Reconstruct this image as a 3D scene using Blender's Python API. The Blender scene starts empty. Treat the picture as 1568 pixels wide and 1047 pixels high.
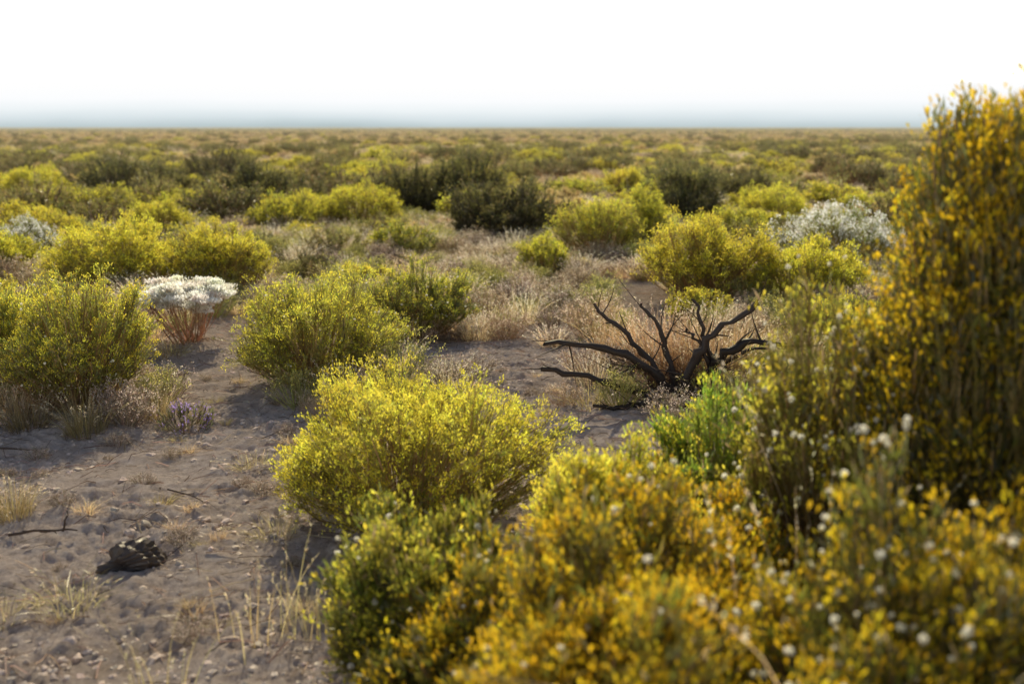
import bpy, math, numpy as np
from mathutils import Vector
scene = bpy.context.scene
scene.view_settings.view_transform = 'Standard'
scene.view_settings.look = 'None'
scene.view_settings.exposure = 0

# ------------------------------------------------------------------ noise / terrain
_perm = np.random.default_rng(7).random((256, 256))
def vnoise(x, y):
    xi = np.floor(x).astype(np.int64); yi = np.floor(y).astype(np.int64)
    fx = x - xi; fy = y - yi
    fx = fx*fx*(3-2*fx); fy = fy*fy*(3-2*fy)
    a = _perm[xi & 255, yi & 255]; b = _perm[(xi+1) & 255, yi & 255]
    c = _perm[xi & 255, (yi+1) & 255]; d = _perm[(xi+1) & 255, (yi+1) & 255]
    return (a*(1-fx)+b*fx)*(1-fy) + (c*(1-fx)+d*fx)*fy - 0.5

def gh(x, y):
    x = np.asarray(x, float); y = np.asarray(y, float)
    r = np.sqrt(x*x+y*y)
    h = 0.08*vnoise(x*0.5+3, y*0.5+9) + 0.05*vnoise(x*1.7+31, y*1.7+5)
    near = np.clip(1.6 - r/9.0, 0, 1)
    n1 = vnoise(x*4.3+11, y*5.1+2); n2 = vnoise(x*11+1+n1*3, y*14+4+n1); n3 = vnoise(x*27+8+n2*3, y*33+2+n2*2)
    n4 = vnoise(x*57+8+n3*2, y*67+2)
    m = .30+1.7*np.clip(vnoise(x*1.9+60, y*2.3+14)+.32, 0, 1)
    h = h + near*(0.06*np.abs(n1) + m*(0.036*np.maximum(n2, -.08) + 0.024*np.maximum(n3, -.06) + 0.016*n4))
    far = np.clip(r/60, 0, 1)
    h = h*(1-0.5*far) + far*0.5*vnoise(x*0.02, y*0.02)*np.clip(1.2-r/600, 0, 1)
    return h

# ------------------------------------------------------------------ mesh builder (all quads)
def nrm(v):
    return v/np.maximum(np.linalg.norm(v, axis=-1, keepdims=True), 1e-9)

class MB:
    def __init__(self):
        self.v = []; self.f = []; self.m = []; self.c = []; self.n = 0
    def add(self, verts, faces, mat, col):
        self.v.append(verts); self.f.append(faces+self.n)
        self.m.append(np.full(len(faces), mat, np.int32))
        self.c.append(np.broadcast_to(col, verts.shape).copy()); self.n += len(verts)
    def tubes(self, P, R, mat, col, sides=3, rng=None):
        N, K, _ = P.shape
        d = nrm(P[:, -1]-P[:, 0])
        ref = nrm(np.cross(d, np.array([0.31, 0.77, 0.12])[None]))
        w = nrm(np.cross(d, ref))
        a = np.arange(sides)/sides*2*np.pi
        ring = np.cos(a)[None, :, None]*ref[:, None]+np.sin(a)[None, :, None]*w[:, None]
        V = P[:, :, None, :]+R[:, :, None, None]*ring[:, None]
        idx = np.arange(N*K*sides).reshape(N, K, sides)
        q = np.stack([idx[:, :-1, :], np.roll(idx, -1, 2)[:, :-1, :], np.roll(idx, -1, 2)[:, 1:, :], idx[:, 1:, :]], -1)
        c = col if np.ndim(col) == 1 else np.repeat(col, K*sides, axis=0)
        self.add(V.reshape(-1, 3), q.reshape(-1, 4), mat, c)
    def kites(self, B, D, L, Wd, mat, col, rng, mid=0.45):
        N = len(B)
        D = nrm(D); S = nrm(np.cross(D, rng.normal(size=(N, 3))))
        L = np.broadcast_to(L, (N,))[:, None]; Wd = np.broadcast_to(Wd, (N,))[:, None]
        V = np.stack([B, B+D*L*mid+S*Wd*.5, B+D*L, B+D*L*mid-S*Wd*.5], 1)
        idx = np.arange(N*4).reshape(N, 4)
        c = col if np.ndim(col) == 1 else np.repeat(col, 4, axis=0)
        self.add(V.reshape(-1, 3), idx, mat, c)
    def ribbons(self, P, Wd, mat, col, rng):
        N, K, _ = P.shape
        d = nrm(P[:, -1]-P[:, 0]); S = nrm(np.cross(d, rng.normal(size=(N, 3))))
        A = P-S[:, None]*Wd[:, :, None]*.5; B = P+S[:, None]*Wd[:, :, None]*.5
        V = np.stack([A, B], 2)
        idx = np.arange(N*K*2).reshape(N, K, 2)
        q = np.stack([idx[:, :-1, 0], idx[:, :-1, 1], idx[:, 1:, 1], idx[:, 1:, 0]], -1)
        c = col if np.ndim(col) == 1 else np.repeat(col, K*2, axis=0)
        self.add(V.reshape(-1, 3), q.reshape(-1, 4), mat, c)
    def mesh(self, name, mats, smooth=False):
        V = np.concatenate(self.v); F = np.concatenate(self.f).astype(np.int32); M = np.concatenate(self.m)
        C = np.concatenate(self.c)
        me = bpy.data.meshes.new(name)
        me.vertices.add(len(V)); me.vertices.foreach_set("co", V.astype(np.float32).ravel())
        me.loops.add(F.size); me.loops.foreach_set("vertex_index", F.ravel())
        me.polygons.add(len(F))
        me.polygons.foreach_set("loop_start", np.arange(len(F), dtype=np.int32)*4)
        me.polygons.foreach_set("loop_total", np.full(len(F), 4, np.int32))
        me.polygons.foreach_set("material_index", M)
        at = me.attributes.new("tint", 'FLOAT_COLOR', 'POINT')
        at.data.foreach_set("color", np.concatenate([C, np.ones((len(C), 1))], 1).astype(np.float32).ravel())
        for m in mats: me.materials.append(m)
        me.update(calc_edges=True)
        me.polygons.foreach_set("use_smooth", np.full(len(F), smooth))
        return me

# ------------------------------------------------------------------ materials
def foliage_mat(name, trans=0.45, gloss=0.05, var=0.10, haze=True):
    m = bpy.data.materials.new(name); m.use_nodes = True
    nt = m.node_tree; nt.nodes.clear(); N = nt.nodes.new; L = nt.links.new
    out = N('ShaderNodeOutputMaterial'); at = N('ShaderNodeAttribute'); at.attribute_name = "tint"
    oi = N('ShaderNodeObjectInfo'); hs = N('ShaderNodeHueSaturation')
    mr = N('ShaderNodeMapRange'); mr.inputs[3].default_value = 1-var*2.0; mr.inputs[4].default_value = 1+var*1.4
    mh = N('ShaderNodeMapRange'); mh.inputs[3].default_value = 0.5-var*0.16; mh.inputs[4].default_value = 0.5+var*0.08
    L(oi.outputs['Random'], mr.inputs[0])
    fr = N('ShaderNodeMath'); fr.operation = 'MULTIPLY'; fr.inputs[1].default_value = 7.31; L(oi.outputs['Random'], fr.inputs[0])
    f2 = N('ShaderNodeMath'); f2.operation = 'FRACT'; L(fr.outputs[0], f2.inputs[0]); L(f2.outputs[0], mh.inputs[0])
    L(at.outputs['Color'], hs.inputs['Color']); L(mr.outputs[0], hs.inputs['Value']); L(mh.outputs[0], hs.inputs['Hue'])
    di = N('ShaderNodeBsdfDiffuse'); L(hs.outputs[0], di.inputs[0]); cur = di.outputs[0]
    if trans > 0:
        tr = N('ShaderNodeBsdfTranslucent'); mx = N('ShaderNodeMixShader'); mx.inputs[0].default_value = trans
        L(hs.outputs[0], tr.inputs[0]); L(cur, mx.inputs[1]); L(tr.outputs[0], mx.inputs[2]); cur = mx.outputs[0]
    if gloss > 0:
        gl = N('ShaderNodeBsdfGlossy'); gl.inputs['Roughness'].default_value = 0.38; gl.inputs['Color'].default_value = (.95, .92, .8, 1)
        m2 = N('ShaderNodeMixShader'); m2.inputs[0].default_value = gloss
        L(cur, m2.inputs[1]); L(gl.outputs[0], m2.inputs[2]); cur = m2.outputs[0]
    if haze:   # aerial perspective painted as flat emission, growing over hundreds of metres
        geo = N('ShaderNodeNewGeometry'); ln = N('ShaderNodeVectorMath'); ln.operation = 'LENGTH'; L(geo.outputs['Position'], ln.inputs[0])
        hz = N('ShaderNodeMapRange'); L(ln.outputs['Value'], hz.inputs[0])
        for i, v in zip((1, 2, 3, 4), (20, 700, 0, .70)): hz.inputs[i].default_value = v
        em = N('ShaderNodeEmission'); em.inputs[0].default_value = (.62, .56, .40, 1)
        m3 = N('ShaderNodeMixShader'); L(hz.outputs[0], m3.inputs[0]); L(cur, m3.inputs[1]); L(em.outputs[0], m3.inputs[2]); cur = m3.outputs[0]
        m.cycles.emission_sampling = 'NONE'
    L(cur, out.inputs[0])
    return m
M_STEM = foliage_mat("woody_stem", 0, 0.05)
M_LEAF = foliage_mat("leaf", 0.62, 0.08)
M_FLOW = foliage_mat("petal", 0.60, 0.0, var=0.05)
PM = [M_STEM, M_LEAF, M_FLOW]

def jit(rng, col, n, a=0.25, hue=0.10):
    c = np.array(col)[None]*(1+rng.uniform(-a, a, (n, 1)))*(1+rng.uniform(-hue, hue, (n, 3)))
    return np.clip(c, 0, .95)

YEL = (.95, .80, .085); GOLD = (.95, .61, .03); CREAM = (.95, .91, .78); WHITE = (.95, .94, .86)
GRN = (.29, .33, .06); YGRN = (.43, .42, .07); OLIVE = (.20, .20, .05); DARK = (.12, .125, .04); BRN = (.38, .25, .12)

def bezier(P0, P1, P2, K):
    t = np.linspace(0, 1, K)[None, :, None]
    return (1-t)**2*P0[:, None]+2*t*(1-t)*P1[:, None]+t*t*P2[:, None]

def bush_mesh(name, seed, W, H, nm=240, nb=7, leaves=14, leaf=GRN, stem=BRN, flower=YEL, fl=12, ffrac=.9,
              ll=.03, lw=.004, fs=.011, lump=.26, low=.30, spread=.045, flat=0.0, fluff=0, inner=1.0, stemr=.0022, wood=0, fz=.8, topfl=1.0):
    rng = np.random.default_rng(seed); b = MB()
    ct = rng.uniform(math.cos(math.radians(84)), 1, nm); ph = rng.uniform(0, 2*np.pi, nm)
    st = np.sqrt(1-ct**2); D = np.stack([st*np.cos(ph), st*np.sin(ph), ct], 1)
    nl = 15
    lc = rng.uniform(.05, 1, nl); lp = rng.uniform(0, 2*np.pi, nl); ls = np.sqrt(1-lc**2)
    LD = np.stack([ls*np.cos(lp), ls*np.sin(lp), lc], 1)
    ang = np.arccos(np.clip(D@LD.T, -1, 1)); amp = rng.uniform(.5, 1, nl)
    r = 1-lump+lump*1.2*np.max(amp[None]*np.exp(-(ang/.33)**2), axis=1)
    r *= 1.05*np.where(rng.random(nm) < .8, rng.uniform(.93, 1.03, nm), rng.uniform(.75, 1.10, nm))
    z = low+(1-low)*(ct**(1-.5*flat))
    T = np.stack([D[:, 0]*W/2*r, D[:, 1]*W/2*r, z*H*(r if flat == 0 else r**.3)], 1)
    bp = rng.uniform(0, 2*np.pi, nm); br = np.sqrt(rng.random(nm))*.08*W
    B = np.stack([br*np.cos(bp), br*np.sin(bp), np.full(nm, -.03)], 1)+np.array([.05*W, .05*W, 0])*D
    C = B+(T-B)*np.array([.60, .60, .42])+rng.normal(size=(nm, 3))*.03*W
    K = 6; P = bezier(B, C, T, K)
    P[:, 1:-1] += rng.normal(size=(nm, K-2, 3))*.006*W
    R = np.linspace(2.2, .8, K)[None]*stemr*rng.uniform(.7, 1.6, (nm, 1))
    b.tubes(P, R, 0, jit(rng, stem, nm, .4))
    if wood:
        k = rng.choice(nm, wood, replace=False); Pw = P[k].copy(); Pw[:, 1:] += rng.normal(size=(wood, K-1, 3))*.012
        b.tubes(Pw, np.linspace(.014, .003, K)[None]*rng.uniform(.7, 1.3, (wood, 1)), 0, jit(rng, (.12, .09, .065), wood, .3), sides=5)
    n2 = nm*nb; mi = np.repeat(np.arange(nm), nb); t0 = rng.uniform(.45, .92, n2)[:, None]
    S = (1-t0)**2*B[mi]+2*t0*(1-t0)*C[mi]+t0**2*T[mi]
    tan = nrm(2*(1-t0)*(C[mi]-B[mi])+2*t0*(T[mi]-C[mi]))
    E = T[mi]+rng.normal(size=(n2, 3))*np.array([1, 1, .7])*spread*(W+H)/2
    E -= (T[mi]-B[mi])*rng.uniform(0, .20, n2)[:, None]*(rng.random(n2) < .3)[:, None]
    E[:, 2] = np.maximum(E[:, 2], .06*H)
    ln = np.linalg.norm(E-S, axis=1, keepdims=True)
    P2 = bezier(S, S+tan*ln*.5, E, 4)
    sc2 = np.array(stem)*.5+np.array(leaf)*.5
    b.tubes(P2, np.linspace(1.0, .5, 4)[None]*stemr*.6*np.ones((n2, 1)), 0, jit(rng, sc2, n2, .3))
    nL = n2*leaves
    if nL:
        bi = np.repeat(np.arange(n2), leaves); t = rng.uniform(.2, 1.0, nL)**.8
        C2 = S+tan*ln*.5
        tt = t[:, None]
        pos = (1-tt)**2*S[bi]+2*tt*(1-tt)*C2[bi]+tt**2*E[bi]
        tg = nrm(2*(1-tt)*(C2[bi]-S[bi])+2*tt*(E[bi]-C2[bi]))
        dr = tg*.9+rng.normal(size=(nL, 3))*.36+np.array([0, 0, .45])
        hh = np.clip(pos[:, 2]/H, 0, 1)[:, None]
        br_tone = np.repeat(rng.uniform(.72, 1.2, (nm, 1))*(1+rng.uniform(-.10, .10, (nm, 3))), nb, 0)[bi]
        col = np.clip(jit(rng, leaf, nL, .30)*(.34+.82*hh)*br_tone+np.array(stem)[None]*np.clip(.45-hh, 0, .5)*.9, 0, .9)  # low leaves painted darker as shade, and browner with stem colour
        dead = rng.random(nL) < .08; col[dead] = np.array([.42, .32, .17])
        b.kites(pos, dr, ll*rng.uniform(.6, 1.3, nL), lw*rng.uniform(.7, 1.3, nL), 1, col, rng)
    nI = int(nm*10*inner)
    if nI:
        ii = rng.integers(0, nm, nI); t = rng.uniform(.35, 1, nI)[:, None]
        pos = (1-t)**2*B[ii]+2*t*(1-t)*C[ii]+t**2*T[ii]
        tg = nrm(2*(1-t)*(C[ii]-B[ii])+2*t*(T[ii]-C[ii]))
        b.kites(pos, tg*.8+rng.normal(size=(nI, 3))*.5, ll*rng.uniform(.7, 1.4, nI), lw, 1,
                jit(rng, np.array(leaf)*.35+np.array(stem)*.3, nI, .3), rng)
    if fl:
        lobe = .5+.5*np.sin(D[mi, 0]*5+seed)*np.cos(D[mi, 1]*4+seed*2)
        prob = ffrac*(.50+.50*lobe)*(1-topfl+topfl*np.clip(.22+1.35*ct[mi], 0, 1))
        keep = np.where(rng.random(n2) < prob)[0]
        nF = len(keep)*fl; fi = np.repeat(keep, fl)
        up = nrm(nrm(E[fi]-np.array([0, 0, .2*H]))*.5+np.array([0, 0, .8]))
        o = rng.normal(size=(nF, 3))*np.array([1, 1, fz])*fs*1.15
        if fz > .5: o[:, 2] -= (o[:, 0]**2+o[:, 1]**2)/(fs*4)
        cb = jit(rng, flower, len(keep), .20, .05)
        col = np.repeat(cb, fl, 0)*rng.uniform(.75, 1.15, (nF, 1))
        gm = rng.random(nF) < (.2 if flower[2] < .5 else .05); col[gm] = col[gm]*.4+np.array(leaf)*.6
        b.kites(E[fi]+o, up+rng.normal(size=(nF, 3))*.40, fs*rng.uniform(.8, 1.6, nF), fs*.45*rng.uniform(.7, 1.3, nF), 2,
                np.clip(col, 0, .95), rng, mid=.65)
    if fluff:
        k = rng.choice(n2, fluff, replace=True); per = 24
        cen = E[k]+nrm(E[k])*rng.uniform(0, .07, (fluff, 1))+np.array([0, 0, .01])
        fi = np.repeat(np.arange(fluff), per)
        d = nrm(rng.normal(size=(fluff*per, 3)))
        s = np.repeat(rng.uniform(.0045, .0105, fluff), per)
        b.kites(cen[fi], d, s, s*.9, 2, jit(rng, (.95, .92, .80), fluff*per, .03, .02), rng, mid=.6)
        b.tubes(bezier(S[k], (S[k]+cen)/2, cen, 3), np.full((fluff, 3), .0007), 0, np.array([.35, .28, .14]))
    return b.mesh(name, PM)

def grass_mesh(name, seed, H=.3, rad=.06, n=160, lean=.45, col=(.42, .32, .17), w=.003, heads=.3, headcol=None, hs=1.0):
    rng = np.random.default_rng(seed); b = MB()
    ph = rng.uniform(0, 2*np.pi, n); rr = np.sqrt(rng.random(n))*rad
    B = np.stack([rr*np.cos(ph), rr*np.sin(ph), np.full(n, -.02)], 1)
    out = np.stack([np.cos(ph), np.sin(ph), np.zeros(n)], 1)+rng.normal(size=(n, 3))*.5; out[:, 2] = 0
    h = H*rng.uniform(.35, 1.1, n)[:, None]
    l = lean*rng.uniform(.1, 1.2, n)[:, None]
    C = B+np.array([0, 0, 1])*h*.6+out*h*l*.25
    T = B+np.array([0, 0, 1])*h*(1-.35*l)+out*h*l
    P = bezier(B, C, T, 5)
    Wd = np.array([1, .9, .75, .5, .12])[None]*w*rng.uniform(.6, 1.3, (n, 1))
    cc = jit(rng, col, n, .45, .08)
    b.ribbons(P, Wd, 1, cc, rng)
    k = np.where(rng.random(n) < heads)[0]
    if len(k):
        per = int(9*hs*hs); fi = np.repeat(k, per); t = rng.uniform(.72, 1, len(fi))[:, None]
        pos = (1-t)**2*B[fi]+2*t*(1-t)*C[fi]+t*t*T[fi]
        b.kites(pos, nrm(T[fi]-C[fi])+rng.normal(size=(len(fi), 3))*.35, .016, .0045*hs, 1,
                jit(rng, headcol or (.72, .61, .42), len(fi), .2), rng)
    return b.mesh(name, PM)

def forb_mesh(name, seed, H=.28, W=.35, n=40, col=(.30, .22, .15), tip=(.5, .42, .34), fs=.009):
    return bush_mesh(name, seed, W, H, nm=n, nb=6, leaves=6, leaf=tuple(np.array(col)*.9), stem=col, flower=tip, fl=6, ffrac=.8,
                     ll=.018, lw=.0035, fs=fs, spread=.12, inner=.3, stemr=.0014)

# ------------------------------------------------------------------ object helpers
def place(name, me, x, y, rot=0, s=1.0, dz=-0.01):
    o = bpy.data.objects.new(name, me); scene.collection.objects.link(o)
    o.location = (x, y, float(gh(x, y))+dz); o.rotation_euler = (0, 0, rot)
    o.scale = (s, s, s) if np.ndim(s) == 0 else s
    return o

# ------------------------------------------------------------------ ground
def build_ground():
    nx, ny = 800, 960
    sy = np.linspace(0, 1, ny)
    y = 1.0+ 9.0*(sy*1.0)/.72
    k = sy > .72
    y[k] = 10*np.exp((sy[k]-.72)/.28*math.log(1400))
    y[0] = -6
    u = np.linspace(-1, 1, nx)
    X = np.empty((ny, nx)); 
    half = np.maximum(3.4, y*.75+.9)
    for i in range(ny):
        X[i] = u*half[i]
    X[:, 0] = -np.maximum(40, y*3); X[:, -1] = np.maximum(40, y*3)
    Y = np.repeat(y[:, None], nx, 1)
    Z = gh(X, Y)
    b = MB(); idx = np.arange(nx*ny).reshape(ny, nx)
    q = np.stack([idx[:-1, :-1], idx[:-1, 1:], idx[1:, 1:], idx[1:, :-1]], -1).reshape(-1, 4)
    b.add(np.stack([X, Y, Z], -1).reshape(-1, 3), q, 0, np.array([1., 1, 1]))
    m = bpy.data.materials.new("desert_soil"); m.use_nodes = True
    nt = m.node_tree; nt.nodes.clear(); N = nt.nodes.new; L = nt.links.new
    out = N('ShaderNodeOutputMaterial'); geo = N('ShaderNodeNewGeometry')
    def noise(scale, detail=6, rough=.6):
        n = N('ShaderNodeTexNoise'); n.inputs['Scale'].default_value = scale; n.inputs['Detail'].default_value = detail
        n.inputs['Roughness'].default_value = rough; L(geo.outputs['Position'], n.inputs['Vector']); return n
    def ramp(src, pts):
        r = N('ShaderNodeValToRGB'); L(src, r.inputs[0]); e = r.color_ramp.elements
        e[0].position = pts[0][0]; e[0].color = (*pts[0][1], 1); e[1].position = pts[-1][0]; e[1].color = (*pts[-1][1], 1)
        for p, c in pts[1:-1]:
            x = e.new(p); x.color = (*c, 1)
        return r
    def mix(f, a, bb):
        x = N('ShaderNodeMix'); x.data_type = 'RGBA'; L(a, x.inputs[6]); L(bb, x.inputs[7])
        if isinstance(f, float): x.inputs[0].default_value = f
        else: L(f, x.inputs[0])
        return x.outputs[2]
    n1 = noise(1.3); n2 = noise(18, 8, .85); n3 = noise(90, 5, .7)
    soil = ramp(n2.outputs[0], [(.34, (.33, .245, .19)), (.47, (.61, .49, .40)), (.66, (.82, .69, .58))]).outputs[0]
    litter = ramp(n3.outputs[0], [(.35, (.13, .09, .06)), (.52, (.40, .29, .19)), (.68, (.66, .52, .35))]).outputs[0]
    ln = N('ShaderNodeVectorMath'); ln.operation = 'LENGTH'; L(geo.outputs['Position'], ln.inputs[0])
    def mr(src, a, b2, c=0., d=1.):
        x = N('ShaderNodeMapRange'); L(src, x.inputs[0])
        for i, v in zip((1, 2, 3, 4), (a, b2, c, d)): x.inputs[i].default_value = v
        return x.outputs[0]
    dist = mr(ln.outputs['Value'], 5.5, 10)
    mxm = N('ShaderNodeMath'); mxm.operation = 'MAXIMUM'; L(mr(n1.outputs[0], .52, .68, 0, .5), mxm.inputs[0])
    mm = N('ShaderNodeMath'); mm.operation = 'MULTIPLY'; L(dist, mm.inputs[0]); mm.inputs[1].default_value = .7
    L(mm.outputs[0], mxm.inputs[1])
    c = mix(mxm.outputs[0], soil, litter)
    nf = noise(.35, 8, .65)
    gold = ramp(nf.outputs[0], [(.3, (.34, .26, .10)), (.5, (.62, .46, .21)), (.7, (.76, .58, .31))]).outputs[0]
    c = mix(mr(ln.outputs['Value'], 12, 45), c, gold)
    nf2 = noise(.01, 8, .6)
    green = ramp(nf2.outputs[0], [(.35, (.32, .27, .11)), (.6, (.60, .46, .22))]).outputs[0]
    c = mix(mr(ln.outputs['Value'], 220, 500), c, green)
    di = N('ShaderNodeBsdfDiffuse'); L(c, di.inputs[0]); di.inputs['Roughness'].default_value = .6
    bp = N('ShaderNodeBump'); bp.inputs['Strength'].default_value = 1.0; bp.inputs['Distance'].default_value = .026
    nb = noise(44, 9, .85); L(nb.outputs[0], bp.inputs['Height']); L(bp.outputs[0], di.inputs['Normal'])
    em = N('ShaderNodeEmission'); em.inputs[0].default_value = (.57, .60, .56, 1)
    ms = N('ShaderNodeMixShader'); L(mr(ln.outputs['Value'], 300, 3000, 0, .97), ms.inputs[0]); L(di.outputs[0], ms.inputs[1]); L(em.outputs[0], ms.inputs[2])  # far haze painted on the soil as emission, mixed in by distance
    L(ms.outputs[0], out.inputs[0]); m.cycles.emission_sampling = 'NONE'
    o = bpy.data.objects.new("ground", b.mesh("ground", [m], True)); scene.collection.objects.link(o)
build_ground()

def build_hills():
    b = MB(); n = 300
    a = np.linspace(-1.2, 1.2, n); D = 13000
    rows = []
    for k, hfrac in enumerate([-.05, .25, .5, .75, 1.0]):
        rad = D+k*700
        h = 620*(1+.10*vnoise(a*4+5, a*0+k*.1)+.03*vnoise(a*17+5, a*0))*hfrac
        rows.append(np.stack([np.sin(a)*rad, np.cos(a)*rad, h], 1))
    V = np.stack(rows, 0); idx = np.arange(5*n).reshape(5, n)
    q = np.stack([idx[:-1, :-1], idx[:-1, 1:], idx[1:, 1:], idx[1:, :-1]], -1).reshape(-1, 4)
    b.add(V.reshape(-1, 3), q, 0, np.array([1., 1, 1]))
    m = bpy.data.materials.new("hillside_painted_haze"); m.use_nodes = True; nt = m.node_tree; nt.nodes.clear()
    N = nt.nodes.new; L = nt.links.new
    out = N('ShaderNodeOutputMaterial'); g = N('ShaderNodeNewGeometry'); s = N('ShaderNodeSeparateXYZ'); L(g.outputs[0], s.inputs[0])
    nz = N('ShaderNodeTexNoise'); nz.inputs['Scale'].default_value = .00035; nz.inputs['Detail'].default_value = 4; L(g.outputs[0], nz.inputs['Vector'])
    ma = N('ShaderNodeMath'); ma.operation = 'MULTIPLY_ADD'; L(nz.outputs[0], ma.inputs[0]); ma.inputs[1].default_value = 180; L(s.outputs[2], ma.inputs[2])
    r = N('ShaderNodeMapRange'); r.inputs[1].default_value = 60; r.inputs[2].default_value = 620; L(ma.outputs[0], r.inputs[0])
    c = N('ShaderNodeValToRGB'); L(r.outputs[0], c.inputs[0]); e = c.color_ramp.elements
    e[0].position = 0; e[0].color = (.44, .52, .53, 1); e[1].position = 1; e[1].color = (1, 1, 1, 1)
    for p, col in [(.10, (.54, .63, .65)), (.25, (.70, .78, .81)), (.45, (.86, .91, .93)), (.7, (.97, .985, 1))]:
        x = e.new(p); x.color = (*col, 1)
    em = N('ShaderNodeEmission'); L(c.outputs[0], em.inputs[0]); L(em.outputs[0], out.inputs[0]); m.cycles.emission_sampling = 'NONE'  # haze painted as glowing colour, paling upward to sky white
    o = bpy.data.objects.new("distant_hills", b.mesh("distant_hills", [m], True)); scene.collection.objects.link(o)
build_hills()

# ------------------------------------------------------------------ individual plants
big = []
def bush(name, seed, x, y, W, H, **k):
    me = bush_mesh(name, seed, W*1.1, H, **k); big.append((x, y, W*.5)); return place(name, me, x, y)
RB = "rabbitbrush_bush"
bush(RB, 1, -.43, 3.9, 1.25, .66, nm=340, nb=9, leaves=8, leaf=YGRN, fl=20, flower=YEL, wood=8, spread=.042, lump=.32)
bush(RB, 2, -1.25, 6.1, 1.12, .70, nm=270, nb=8, leaves=13, leaf=YGRN, fl=13, ffrac=.75, wood=6, fluff=25, lump=.34)
bush(RB, 3, -2.5, 5.55, .86, .80, nm=240, nb=8, leaves=13, leaf=GRN, fl=15, ffrac=.85, wood=10, fluff=40, lump=.34)
bush(RB, 4, -3.2, 6.0, .85, .64, nm=220, fl=16, fluff=40)
bush(RB, 5, -.74, 7.5, .85, .60, nm=220, leaf=GRN, fl=13, ffrac=.85, wood=4, fluff=40, lump=.34)
bush(RB, 6, -3.83, 9.6, 1.30, .70, nm=270, leaf=YGRN, fl=18, fs=.016, lw=.006, wood=4)
bush(RB, 7, -2.81, 9.5, 1.0, .72, nm=230, leaf=YGRN, fl=18, fs=.016, lw=.006, wood=4)
bush(RB, 8, -6.0, 12.7, 1.2, .66, nm=180, leaf=YGRN, fl=15, fs=.018, lw=.008)
bush(RB, 9, -5.25, 10.0, .9, .6, nm=180, leaf=YGRN, fl=16, fs=.016, lw=.006)
bush(RB, 10, -2.35, 15.6, 1.4, .80, nm=200, leaf=YGRN, fl=15, fs=.019, lw=.008)
bush(RB, 11, -3.4, 15.0, 1.0, .66, nm=150, leaf=GRN, fl=12, fs=.019, lw=.008)
bush(RB, 12, -6.5, 16, 1.3, .68, nm=160, leaf=OLIVE, fl=9, ffrac=.7, fs=.018, lw=.008)
bush(RB, 13, 1.12, 12.3, 1.15, .88, nm=220, leaf=YGRN, fl=12, ffrac=.7, fs=.016, lw=.007, wood=4)
bush(RB, 14, 1.70, 12.9, .8, .88, nm=160, leaf=YGRN, fl=13, fs=.016, lw=.007)
bush(RB, 15, 1.8, 9.1, 1.2, .80, nm=280, leaf=YGRN, fl=20, fs=.016, lw=.006, wood=4, lump=.32)
bush(RB, 16, 2.65, 8.9, 1.0, .64, nm=220, leaf=YGRN, fl=20, fs=.016, lw=.006)
bush(RB, 17, 4.2, 16, 1.2, .72, nm=160, leaf=YGRN, fl=13, fs=.019, lw=.008)
bush(RB, 18, .35, 10.6, .6, .46, nm=120, leaf=YGRN, fl=12, fs=.014, lw=.006)
bush(RB, 19, -10.4, 22, 1.6, .8, nm=150, leaf=YGRN, fl=13, fs=.024, lw=.012)
bush(RB, 20, -4.55, 7.9, .9, .55, nm=170, leaf=YGRN, fl=14, fs=.013, lw=.005)
bush(RB, 21, 3.4, 7.4, .9, .6, nm=170, leaf=GRN, fl=12, fs=.013, lw=.005)
bush(RB, 22, 2.3, 6.9, .8, .5, nm=150, leaf=GRN, fl=12, fs=.012, lw=.005)
bush(RB, 24, 2.0, 4.9, .8, .6, nm=180, leaf=GRN, fl=10, fs=.011, lw=.005)
bush(RB, 25, -1.35, 12.2, .8, .45, nm=130, leaf=GRN, fl=10, ffrac=.6, fs=.016, lw=.007)
bush(RB, 26, -4.9, 13.8, 1.0, .6, nm=150, leaf=YGRN, fl=12, fs=.018, lw=.008)
bush(RB, 27, 3.0, 13.4, .9, .55, nm=140, leaf=GRN, fl=12, fs=.018, lw=.008)
bush(RB, 28, 5.6, 13.2, 1.1, .65, nm=150, leaf=YGRN, fl=12, fs=.018, lw=.008)
SG = "sagebrush_shrub"
sg = dict(leaf=DARK, stem=(.14, .11, .07), flower=(.36, .32, .09), ffrac=.8, fl=6, ll=.04, lw=.010, fs=.02, lump=.4, stemr=.004, low=.2, wood=10)
bush(SG, 30, -.1, 13.9, 1.85, 1.02, nm=300, **sg)
bush(SG, 31, 2.8, 16.6, 1.9, 1.12, nm=300, **sg)
bush(SG, 32, -1.75, 17.7, 1.5, 1.15, nm=240, **sg)
bush(SG, 33, -.75, 18.2, 1.7, 1.30, nm=260, **sg)
bush(SG, 34, -4.7, 18.5, 1.7, 1.12, nm=240, **sg)
bush(SG, 35, -9.1, 23, 2.6, 1.05, nm=280, **sg)
bush(SG, 36, -7.1, 21, 1.8, .82, nm=200, **sg)
bush(SG, 37, -7.6, 26, 2.4, 1.1, nm=220, **sg)
bush(SG, 38, 4.6, 20, 1.8, .85, nm=200, **sg)
bush("white_flowering_bush", 40, 3.65, 11.2, 1.4, .78, nm=240, leaf=GRN, flower=WHITE, fl=20, fs=.018, lw=.006, ffrac=.6)
bush("cream_flowering_buckwheat", 41, -2.38, 7.2, .72, .44, nm=46, nb=4, leaves=4, leaf=(.25, .19, .09), stem=(.40, .24, .12),
     flower=CREAM, fl=150, fs=.022, ffrac=2, flat=.8, low=.70, spread=.05, inner=.5, lump=.35, fz=.25)
bush("white_flowering_bush", 42, -5.75, 11.7, .9, .58, nm=150, leaf=GRN, flower=WHITE, fl=14, fs=.017, lw=.006, ffrac=.6)
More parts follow.
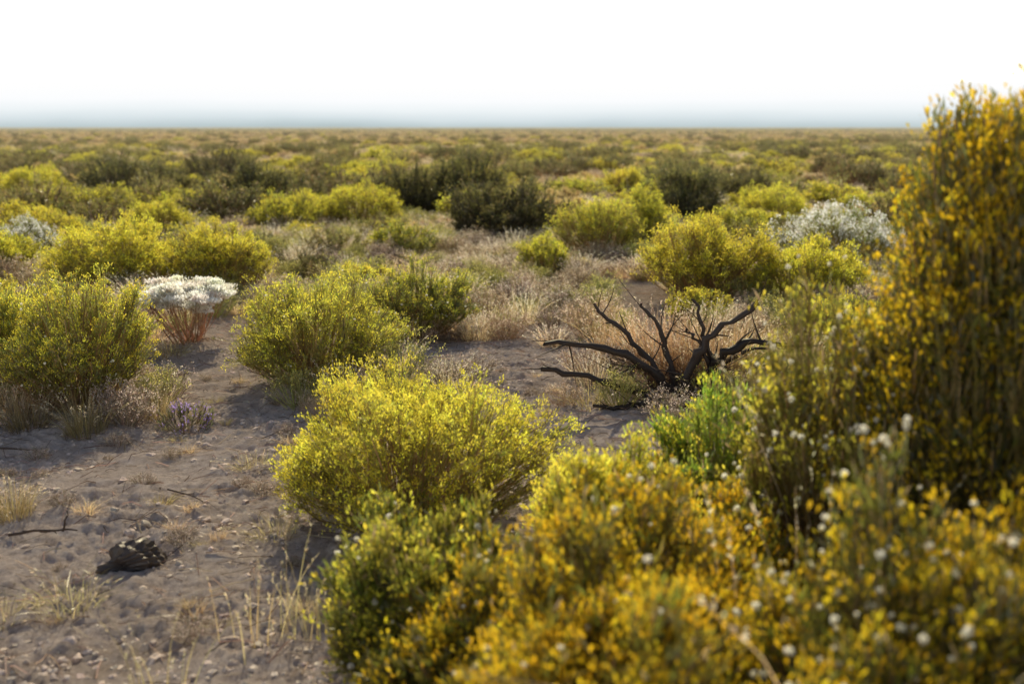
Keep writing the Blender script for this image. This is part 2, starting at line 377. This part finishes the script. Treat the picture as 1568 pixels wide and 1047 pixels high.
# foreground mass
fg = dict(ll=.040, lw=.0055, fs=.0155, spread=.036)
FL1 = (.25, .25, .04); FL2 = (.17, .175, .03)
bush(RB, 50, .24, 1.98, .95, .86, nm=300, nb=13, leaves=11, leaf=FL1, flower=GOLD, fl=14, ffrac=.62, low=.2, fluff=90, lump=.36, **fg)
bush(RB, 51, -.24, 2.60, .66, .54, nm=190, nb=12, leaves=12, leaf=(.29, .32, .05), flower=YEL, fl=9, ffrac=.5, low=.2, fluff=45, lump=.36, **fg)
bush(RB, 58, -.06, 2.25, .55, .56, nm=160, nb=12, leaves=12, leaf=FL1, flower=GOLD, fl=12, ffrac=.55, low=.2, fluff=30, **fg)
bush(RB, 52, .78, 3.3, .75, .68, nm=210, nb=11, leaves=14, leaf=(.28, .36, .05), flower=YEL, fl=9, ffrac=.5, low=.2, lump=.34, **fg)
bush(RB, 53, .33, 2.95, .60, .70, nm=200, nb=11, leaves=11, leaf=YGRN, flower=YEL, fl=14, low=.2, lump=.34, **fg)
bush(RB, 59, .62, 2.5, .60, .64, nm=170, nb=11, leaves=12, leaf=FL1, flower=GOLD, fl=11, ffrac=.7, low=.2, fluff=50, **fg)
tall = dict(ll=.042, lw=.0065, fs=.0165, spread=.030, low=.05, stemr=.003, lump=.30, topfl=.3, flat=.9)
bush(RB, 54, 1.32, 2.5, .88, 1.66, nm=500, nb=12, leaves=13, leaf=FL2, flower=GOLD, fl=11, ffrac=.6, **tall)
bush(RB, 61, 1.72, 2.55, 1.0, 1.96, nm=540, nb=12, leaves=13, leaf=FL2, flower=GOLD, fl=11, ffrac=.6, **tall)
bush(RB, 55, .98, 2.75, .74, 1.12, nm=250, nb=11, leaves=12, leaf=FL1, flower=YEL, fl=10, ffrac=.45, low=.1, fluff=560, **fg)
bush(RB, 56, .80, 1.68, .85, .93, nm=260, nb=12, leaves=12, leaf=FL2, flower=GOLD, fl=12, ffrac=.6, low=.15, fluff=480, lump=.34, **fg)
bush(RB, 57, 1.35, 1.9, .9, 1.02, nm=250, nb=12, leaves=12, leaf=FL2, flower=GOLD, fl=12, ffrac=.6, low=.15, fluff=200, lump=.34, **fg)

bush("purple_aster", 60, -1.78, 5.2, .32, .17, nm=36, nb=4, leaves=7, leaf=(.34, .34, .14), stem=(.28, .23, .14), flower=(.55, .38, .92), fl=14, ffrac=.30, fs=.012, low=.3, topfl=.5)

# grasses
g_tan = grass_mesh("dry_grass_tuft", 70, .46, .15, 560, .4, (.46, .31, .15), .0035, .35)
place("dry_grass_tuft", g_tan, 1.12, 6.05, .3, (1.1, 1, 1.15))
place("dry_grass_tuft", g_tan, .95, 6.15, 1.3, 1.2)
place("dry_grass_tuft", g_tan, 1.30, 6.0, 2.3, 1.15)
place("dry_grass_tuft", g_tan, .70, 6.5, 3.3, .9)
place("dry_grass_tuft", g_tan, 1.75, 6.1, 4.3, .9)
g_ol = grass_mesh("green_grass_tuft", 71, .30, .10, 300, .6, (.32, .25, .11), .003, .2)
place("green_grass_tuft", g_ol, -2.25, 5.05, .3, .9); place("green_grass_tuft", g_ol, -2.6, 5.15, 2.3, 1.0)
place("green_grass_tuft", g_ol, -2.08, 3.9, 1.3, .75); place("green_grass_tuft", g_ol, -1.98, 5.35, 3.3, .7)
g_sm = grass_mesh("small_grass_tuft", 72, .14, .09, 120, .9, (.46, .38, .18), .0028, .2)
place("small_grass_tuft", g_sm, -1.52, 3.15, 0, 1.0); place("small_grass_tuft", g_sm, -1.70, 3.05, 2, .8)
place("small_grass_tuft", g_sm, -.95, 3.75, 1, .9); place("small_grass_tuft", g_sm, -1.25, 4.55, 1, .8)
g_tall = grass_mesh("tall_grass_stalks", 73, .44, .12, 20, .35, (.50, .42, .18), .0035, .8, (.68, .58, .36))
place("tall_grass_stalks", g_tall, -.80, 2.85, 0, 1.0); place("tall_grass_stalks", g_tall, -1.0, 2.55, 2, .7)
place("tall_grass_stalks", g_tall, -.64, 2.95, 4, .8)
g_stalk = grass_mesh("seedhead_grass_stalks", 74, 1.02, .20, 22, .4, (.68, .55, .30), .0045, .8, (.86, .76, .52), 1.15)
place("seedhead_grass_stalks", g_stalk, .66, 2.2, 0, 1.0); place("seedhead_grass_stalks", g_stalk, .92, 2.3, 2, 1.1)
place("seedhead_grass_stalks", g_stalk, .72, 1.8, 5, 1.0); place("seedhead_grass_stalks", g_stalk, 1.05, 2.05, 1, 1.0)

# ------------------------------------------------------------------ dead shrub
def dead_shrub():
    rng = np.random.default_rng(5); b = MB()
    def branch(pts, r0, r1, twigs=8):
        r0 *= 1.35; r1 *= 1.4
        pts = np.array(pts, float); t = np.linspace(0, 1, len(pts)); tt = np.linspace(0, 1, 16)
        P = np.stack([np.interp(tt, t, pts[:, i]) for i in range(3)], 1)
        P[1:-1] = (P[:-2]+2*P[1:-1]+P[2:])/4
        P[1:] += rng.normal(size=(15, 3))*.009
        R = np.linspace(r0, r1, 16)*rng.uniform(.8, 1.25, 16)
        b.tubes(P[None], R[None], 0, np.array([.042, .032, .028])*rng.uniform(.7, 1.5), sides=7)
        for _ in range(twigs):
            i = rng.integers(4, 15); d = P[i]-P[i-2]; d = d/np.linalg.norm(d)
            d = d+rng.normal(size=3)*.6; d /= np.linalg.norm(d); l = rng.uniform(.08, .24)
            s = P[i]; m_ = s+d*l*.5+rng.normal(size=3)*.015; e = s+d*l+np.array([0, 0, .03])*rng.uniform(-1, 1)
            b.tubes(bezier(s[None], m_[None], e[None], 5), np.linspace(R[i]*.35, .0015, 5)[None], 0, np.array([.06, .045, .035]), sides=4)
    br = [
     ([(-.10, 0, -.02), (-.12, -.03, .14), (-.32, -.08, .30), (-.55, -.12, .36), (-.80, -.15, .38)], .024, .009),
     ([(-.08, .05, -.02), (-.25, -.10, .06), (-.50, -.18, .17), (-.84, -.22, .26)], .026, .010),
     ([(-.05, .02, 0), (-.18, .05, .22), (-.36, .08, .42), (-.53, .05, .56)], .018, .006),
     ([(-.02, .05, 0), (-.06, .1, .25), (-.14, .12, .44), (-.24, .12, .56)], .016, .006),
     ([(.02, 0, -.02), (.05, -.02, .20), (.16, -.06, .42), (.42, -.10, .60)], .028, .011),
     ([(.10, .02, -.02), (.16, -.03, .18), (.24, -.1, .32), (.40, -.12, .38), (.60, -.15, .38)], .026, .011),
     ([(.20, .0, .0), (.19, -.02, .20), (.12, -.02, .38), (.05, 0, .60)], .018, .006),
     ([(.24, .05, .0), (.20, 0, .15), (.08, -.05, .37), (.00, -.06, .44)], .015, .005),
     ([(.05, .05, .0), (.22, .10, .16), (.40, .15, .26), (.62, .16, .30)], .016, .005),
     ([(-.10, -.05, 0), (-.20, -.15, .03), (-.36, -.25, .02), (-.55, -.3, .05)], .018, .007),
     ([(.0, -.08, 0), (.20, -.2, .03), (.45, -.3, .04), (.68, -.3, .08)], .018, .007),
     ([(-.2, -.2, .01), (.0, -.28, .05), (.25, -.33, .02)], .012, .006)]
    for p, a, c in br: branch(p, a, c)
    # fine tangle of dead twigs at the foot
    n = 170; a = rng.uniform(0, 6.28, n); l = rng.uniform(.15, .45, n)
    S = np.stack([rng.normal(.1, .16, n), rng.normal(.05, .10, n), rng.uniform(-.01, .05, n)], 1)
    E = S+np.stack([np.cos(a)*l, np.sin(a)*l*.6, rng.uniform(.02, .75, n)*l], 1)
    b.tubes(bezier(S, (S+E)/2+rng.normal(size=(n, 3))*.03, E, 6), np.linspace(1, .35, 6)[None]*rng.uniform(.0018, .005, (n, 1)), 0, jit(rng, (.09, .065, .05), n, .4), sides=4)
    m = foliage_mat("charred_wood", 0.0, .02, haze=False)
    o = bpy.data.objects.new("dead_shrub", b.mesh("dead_shrub", [m], True)); scene.collection.objects.link(o)
    o.location = (1.00, 5.7, float(gh(1.03, 5.75))+.02)
dead_shrub(); big.append((1.03, 5.75, .3))

# ------------------------------------------------------------------ rocks, clods, twigs
def cube_sphere(k):
    g = np.linspace(-1, 1, k+1); V = []
    for ax in range(3):
        for sg_ in (-1, 1):
            for i in range(k):
                for j in range(k):
                    q = []
                    for (a, c) in ((i, j), (i+1, j), (i+1, j+1), (i, j+1)):
                        p = [0, 0, 0]; p[ax] = sg_; p[(ax+1) % 3] = g[a]*sg_; p[(ax+2) % 3] = g[c]; q.append(p)
                    V += q
    return nrm(np.array(V, float))
def stones(b, X, Y, S, rng, k, col, sink=.3):
    base = cube_sphere(k); n = len(X); nv = len(base)
    ph = rng.uniform(0, 6.28, (n, 1, 3)); fr = rng.uniform(1.5, 3.5, (n, 1, 3))
    v = np.repeat(base[None], n, 0)
    r = 1+.22*np.sin(v[:, :, :1]*fr[:, :, :1]+ph[:, :, :1])+.20*np.sin(v[:, :, 1:2]*fr[:, :, 1:2]*1.6+ph[:, :, 1:2])+.14*np.sin(v[:, :, 2:3]*5+v[:, :, :1]*4+ph[:, :, 2:3])
    if k > 4: r = r+.07*np.sin(v[:, :, :1]*13+v[:, :, 1:2]*9+ph[:, :, :1])+.05*np.sin(v[:, :, 2:3]*21+v[:, :, 1:2]*17)
    sc = rng.uniform([.8, .7, .45], [1.3, 1.1, .8], (n, 3))[:, None]
    v = v*r*sc*S[:, None, None]
    a = rng.uniform(0, 6.28, n)[:, None]; c_, s_ = np.cos(a), np.sin(a)
    x = v[:, :, 0]*c_-v[:, :, 1]*s_+X[:, None]; y = v[:, :, 0]*s_+v[:, :, 1]*c_+Y[:, None]
    z = v[:, :, 2]+gh(X, Y)[:, None]+(.6-sink*2)*S[:, None]*.5
    V = np.stack([x, y, z], -1).reshape(-1, 3); f = np.arange(n*nv).reshape(-1, 4)
    b.add(V, f, 0, np.repeat(jit(rng, col, n, .2, .04), nv, 0))
m_clod = foliage_mat("soil_clod_dirt", 0, 0.0, haze=False); m_rock = foliage_mat("dark_rock", 0, .03, haze=False)
b = MB(); rng = np.random.default_rng(12)
n = 22000; Y = rng.uniform(2.3, 7.5, n); X = rng.uniform(-1, 1, n)*.5*(.5+Y*.62)*1.0-(Y*.32)
X = np.clip(X, -4, 1.6)
keep = (vnoise(X*1.7+4, Y*1.9)+rng.normal(size=n)*.12) > -.02; X, Y = X[keep], Y[keep]
S = .0025+.015*rng.random(len(X))**4
stones(b, X, Y, S, rng, 2, (.60, .485, .40), .45)
n = 180; stones(b, rng.uniform(-3, .2, n), rng.uniform(2.5, 6.5, n), rng.uniform(.012, .030, n), rng, 4, (.56, .45, .37), .5)
o = bpy.data.objects.new("soil_clods", b.mesh("soil_clods", [m_clod])); scene.collection.objects.link(o)
b = MB(); stones(b, np.array([-1.42]), np.array([3.45]), np.array([.10]), np.random.default_rng(3), 14, (.085, .065, .055), .1)
o = bpy.data.objects.new("rock", b.mesh("rock", [m_rock])); scene.collection.objects.link(o)
b = MB(); n = 5500; X = rng.uniform(-3.6, 2.5, n); Y = rng.uniform(2.6, 10, n)
l = rng.uniform(.015, .08, n); a = rng.uniform(0, 6.28, n)
def gp(x, y, e): return np.stack([x, y, gh(x, y)+e], -1)
P0 = gp(X, Y, .003); P2_ = gp(X+np.cos(a)*l*2, Y+np.sin(a)*l*2, rng.uniform(.003, .02, n)); Pm = (P0+P2_)/2; Pm[:, 2] = gh(Pm[:, 0], Pm[:, 1])+.012
b.tubes(np.stack([P0, Pm, P2_], 1), np.full((n, 3), .0014)*rng.uniform(.6, 1.6, (n, 1)), 0, jit(rng, (.30, .22, .15), n, .7))
o = bpy.data.objects.new("twig_litter", b.mesh("twig_litter", [m_clod])); scene.collection.objects.link(o)
b = MB(); r2 = np.random.default_rng(8)
for (x0, y0, x1, y1, h0, h1, r_) in [(-2.0, 3.72, -1.72, 3.70, .02, .03, .006), (-1.78, 3.70, -1.76, 3.71, .03, .12, .005), (-1.80, 3.7, -1.90, 3.62, .03, .07, .003), (-1.5, 4.1, -1.32, 4.02, .03, .015, .004), (-2.7, 4.75, -2.35, 4.7, .02, .03, .007)]:
    p = np.array([[x0, y0, gh(x0, y0)+h0], [(x0+x1)/2+.01, (y0+y1)/2, (gh(x0, y0)+gh(x1, y1))/2+(h0+h1)/2+.01], [x1, y1, gh(x1, y1)+h1]])
    b.tubes(bezier(p[:1], p[1:2], p[2:], 7)+r2.normal(size=(1, 7, 3))*.003, np.linspace(r_, r_*.5, 7)[None], 0, np.array([.08, .06, .045]), sides=5)
o = bpy.data.objects.new("dead_twigs", b.mesh("dead_twigs", [m_clod])); scene.collection.objects.link(o)

# ------------------------------------------------------------------ instanced scatter
def scatter(name, templates, X, Y, idx, scl, rot):
    col = bpy.data.collections.new(name+"_kinds")
    for i, me in enumerate(templates):
        o = bpy.data.objects.new("%s_kind_%02d" % (name, i), me); col.objects.link(o)
    me = bpy.data.meshes.new(name); n = len(X); me.vertices.add(n)
    me.vertices.foreach_set("co", np.stack([X, Y, gh(X, Y)-.01], 1).astype(np.float32).ravel())
    a = me.attributes.new("idx", 'INT', 'POINT'); a.data.foreach_set("value", idx.astype(np.int32))
    a = me.attributes.new("scl", 'FLOAT_VECTOR', 'POINT'); a.data.foreach_set("vector", scl.astype(np.float32).ravel())
    a = me.attributes.new("rot", 'FLOAT_VECTOR', 'POINT'); a.data.foreach_set("vector", np.stack([rot*0, rot*0, rot], 1).astype(np.float32).ravel())
    ob = bpy.data.objects.new(name, me); scene.collection.objects.link(ob)
    ng = bpy.data.node_groups.new(name+"_instancer", 'GeometryNodeTree')
    ng.interface.new_socket("Geometry", in_out='INPUT', socket_type='NodeSocketGeometry')
    ng.interface.new_socket("Geometry", in_out='OUTPUT', socket_type='NodeSocketGeometry')
    N = ng.nodes.new; L = ng.links.new
    gi = N('NodeGroupInput'); go = N('NodeGroupOutput'); ip = N('GeometryNodeInstanceOnPoints'); ci = N('GeometryNodeCollectionInfo')
    ci.inputs['Collection'].default_value = col; ci.inputs['Separate Children'].default_value = True; ci.inputs['Reset Children'].default_value = True
    def na(nm, t):
        x = N('GeometryNodeInputNamedAttribute'); x.data_type = t; x.inputs['Name'].default_value = nm
        return [s for s in x.outputs if s.enabled and s.name == 'Attribute'][0]
    ip.inputs['Pick Instance'].default_value = True
    L(gi.outputs[0], ip.inputs['Points']); L(ci.outputs[0], ip.inputs['Instance'])
    L(na('idx', 'INT'), ip.inputs['Instance Index']); L(na('scl', 'FLOAT_VECTOR'), ip.inputs['Scale']); L(na('rot', 'FLOAT_VECTOR'), ip.inputs['Rotation'])
    L(ip.outputs[0], go.inputs[0])
    md = ob.modifiers.new("instancer", 'NODES'); md.node_group = ng
    return ob

rng = np.random.default_rng(21)
def view_pts(n, y0, y1, p=1.0):
    u = rng.random(n); y = np.sqrt(y0**2+(y1**2-y0**2)*u) if p == 1 else y0*(y1/y0)**u
    x = rng.uniform(-1, 1, n)*(y*.68+1.5)
    return x, y
def avoid(x, y, f=.8):
    k = np.ones(len(x), bool)
    for (bx, by, br) in big: k &= (x-bx)**2+(y-by)**2 > (br*f)**2
    return k
T = []
lod = dict(nb=5, leaves=5, ll=.06, lw=.017, fs=.028, inner=.3, stemr=.004)
T.append(bush_mesh("t0", 101, 1.1, .62, nm=100, leaf=YGRN, flower=YEL, fl=8, **lod))
T.append(bush_mesh("t1", 102, 1.2, .58, nm=100, leaf=YGRN, flower=YEL, ffrac=.6, fl=7, **lod))
T.append(bush_mesh("t2", 103, 1.4, .80, nm=110, leaf=(.22, .22, .06), flower=(.46, .41, .13), ffrac=.8, lump=.4, fl=5, **lod))
T.append(bush_mesh("t3", 104, 1.5, .85, nm=110, leaf=(.15, .155, .05), flower=(.33, .29, .10), ffrac=.6, lump=.4, fl=5, **lod))
T.append(bush_mesh("t4", 105, 1.0, .42, nm=80, leaf=(.56, .42, .22), stem=(.46, .34, .19), flower=(.92, .73, .46), ffrac=.9, fl=5, **lod))
T.append(bush_mesh("t5", 106, 1.1, .45, nm=90, leaf=(.50, .39, .15), flower=(.92, .69, .28), ffrac=.9, fl=5, **lod))
def pick(n, w): return rng.choice(len(w), n, p=np.array(w)/sum(w))
x0, y0 = view_pts(130, 8, 14); k = avoid(x0, y0, 1.4) & (np.abs(x0+.3) > .7); x0, y0 = x0[k], y0[k]
x1, y1 = view_pts(1800, 13, 55); k = avoid(x1, y1, 1.3); x1, y1 = x1[k], y1[k]
x2, y2 = view_pts(5600, 50, 420, 0)
X = np.concatenate([x0, x1, x2]); Y = np.concatenate([y0, y1, y2]); n = len(X)
cl = vnoise(X*.12+3, Y*.12)
i_near = pick(n, [2.6, 2.4, 3.2, 2.8, 3.2, 3.4]); i_mid = pick(n, [1.6, 1.6, 2.6, 2.0, 5, 5]); i_far = pick(n, [.5, .5, 1.3, 1.0, 7, 6])
idx = np.where(Y < 30, i_near, np.where(Y < 60, i_mid, i_far))
s = rng.uniform(.5, 1.15, n)*np.where(np.isin(idx, [4, 5]), .9, 1.0); s = np.where(cl < -.2, s*.8, s); s = np.where(Y < 14, s*.65, s)
scl = np.stack([s*rng.uniform(.9, 1.3, n), s*rng.uniform(.9, 1.3, n), s*rng.uniform(.8, 1.05, n)], 1)
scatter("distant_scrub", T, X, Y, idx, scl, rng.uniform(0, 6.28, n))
Xh, Yh = view_pts(1200, 400, 1100, 1); n = len(Xh)
s = rng.uniform(1.2, 2.6, n)
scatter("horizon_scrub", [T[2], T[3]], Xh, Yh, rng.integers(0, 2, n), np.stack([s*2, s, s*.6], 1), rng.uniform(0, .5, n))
G = [grass_mesh("g0", 201, .24, .09, 130, .7, (.58, .44, .24), .005, .4), grass_mesh("g1", 202, .32, .10, 130, .55, (.68, .55, .33), .005, .8, (.90, .82, .64)),
     grass_mesh("g2", 203, .20, .10, 110, .9, (.38, .32, .14), .005, .1),
     forb_mesh("g3", 204, .30, .40, 40, (.46, .34, .20), (.82, .66, .50)), forb_mesh("g4", 205, .24, .38, 40, (.34, .27, .19), (.72, .60, .52)),
     forb_mesh("g5", 206, .30, .42, 45, (.36, .37, .11), (.82, .74, .20))]
x1, y1 = view_pts(7500, 5.2, 20); x2, y2 = view_pts(3200, 18, 60)
X = np.concatenate([x1, x2]); Y = np.concatenate([y1, y2])
def bare(x, y):
    a = (y < 5.2) & (x < .1)
    a |= (np.abs(x+1.85+.2*np.sin(y*2)) < .36) & (y < 7.2) & (y > 4)
    a |= (np.abs(x+.15-.2*np.sin(y*1.5)) < .26) & (y < 6.2) & (y > 4.2)
    a |= (np.abs(x-.45) < .26) & (y > 4.5) & (y < 5.4)
    return a
k = avoid(X, Y, .62) & (~bare(X, Y)) & ((vnoise(X*.9, Y*.9) > -.27) | (Y > 12)); X, Y = X[k], Y[k]; n = len(X)
s = rng.uniform(.5, 1.25, n)*(1+np.clip(Y-20, 0, 40)/60)
scatter("dry_grass", G, X, Y, pick(n, [2.4, 2.6, 2, 2.6, 2.6, 2.6]), np.stack([s, s, s*rng.uniform(.8, 1.1, n)], 1), rng.uniform(0, 6.28, n))
n = 150; X = rng.uniform(-3, .3, n); Y = rng.uniform(2.9, 6.5, n); k = avoid(X, Y, .8); X, Y = X[k], Y[k]; n = len(X)
s = rng.uniform(.15, .45, n)
scatter("ground_weeds", [G[0], G[2], G[4]], X, Y, rng.integers(0, 3, n), np.stack([s, s, s*.8], 1), rng.uniform(0, 6.28, n))

# ------------------------------------------------------------------ light, sky, camera
ELEV = 36; AZ = -2
sd = Vector((math.sin(math.radians(AZ))*math.cos(math.radians(ELEV)), math.cos(math.radians(AZ))*math.cos(math.radians(ELEV)), math.sin(math.radians(ELEV))))
sl = bpy.data.lights.new("sun", 'SUN'); sl.energy = 5.0; sl.angle = math.radians(.5); sl.color = (1, .90, .66)
so = bpy.data.objects.new("sun", sl); scene.collection.objects.link(so); so.rotation_euler = sd.to_track_quat('Z', 'Y').to_euler()
w = bpy.data.worlds.new("World"); scene.world = w; w.use_nodes = True; nt = w.node_tree
bg = nt.nodes['Background']; sky = nt.nodes.new('ShaderNodeTexSky'); sky.sky_type = 'NISHITA'; sky.sun_disc = False
sky.sun_elevation = math.radians(ELEV); sky.sun_rotation = math.radians(AZ); sky.dust_density = 6; sky.air_density = 1.0; sky.ozone_density = 1; sky.altitude = 1500
tc = nt.nodes.new('ShaderNodeTexCoord'); sp = nt.nodes.new('ShaderNodeSeparateXYZ'); nt.links.new(tc.outputs['Generated'], sp.inputs[0])
mr = nt.nodes.new('ShaderNodeMapRange'); mr.interpolation_type = 'SMOOTHSTEP'; mr.inputs[1].default_value = .12; mr.inputs[2].default_value = .5; mr.inputs[3].default_value = 1; mr.inputs[4].default_value = 0
nt.links.new(sp.outputs[2], mr.inputs[0])
mx = nt.nodes.new('ShaderNodeMix'); mx.data_type = 'RGBA'; mx.blend_type = 'ADD'; mx.clamp_result = False
nt.links.new(mr.outputs[0], mx.inputs[0]); nt.links.new(sky.outputs[0], mx.inputs[6]); mx.inputs[7].default_value = (5.7, 5.2, 4.5, 1)
nt.links.new(mx.outputs[2], bg.inputs[0]); bg.inputs[1].default_value = .125

cam = bpy.data.cameras.new("camera"); co = bpy.data.objects.new("camera", cam); scene.collection.objects.link(co)
cam.lens = 35; cam.sensor_width = 36; cam.clip_end = 40000; cam.clip_start = .05
co.location = (0, 0, 1.6); co.rotation_euler = (math.radians(90-12.17), 0, 0)
cam.dof.use_dof = True; cam.dof.focus_distance = 5.3; cam.dof.aperture_fstop = 1.8
scene.camera = co
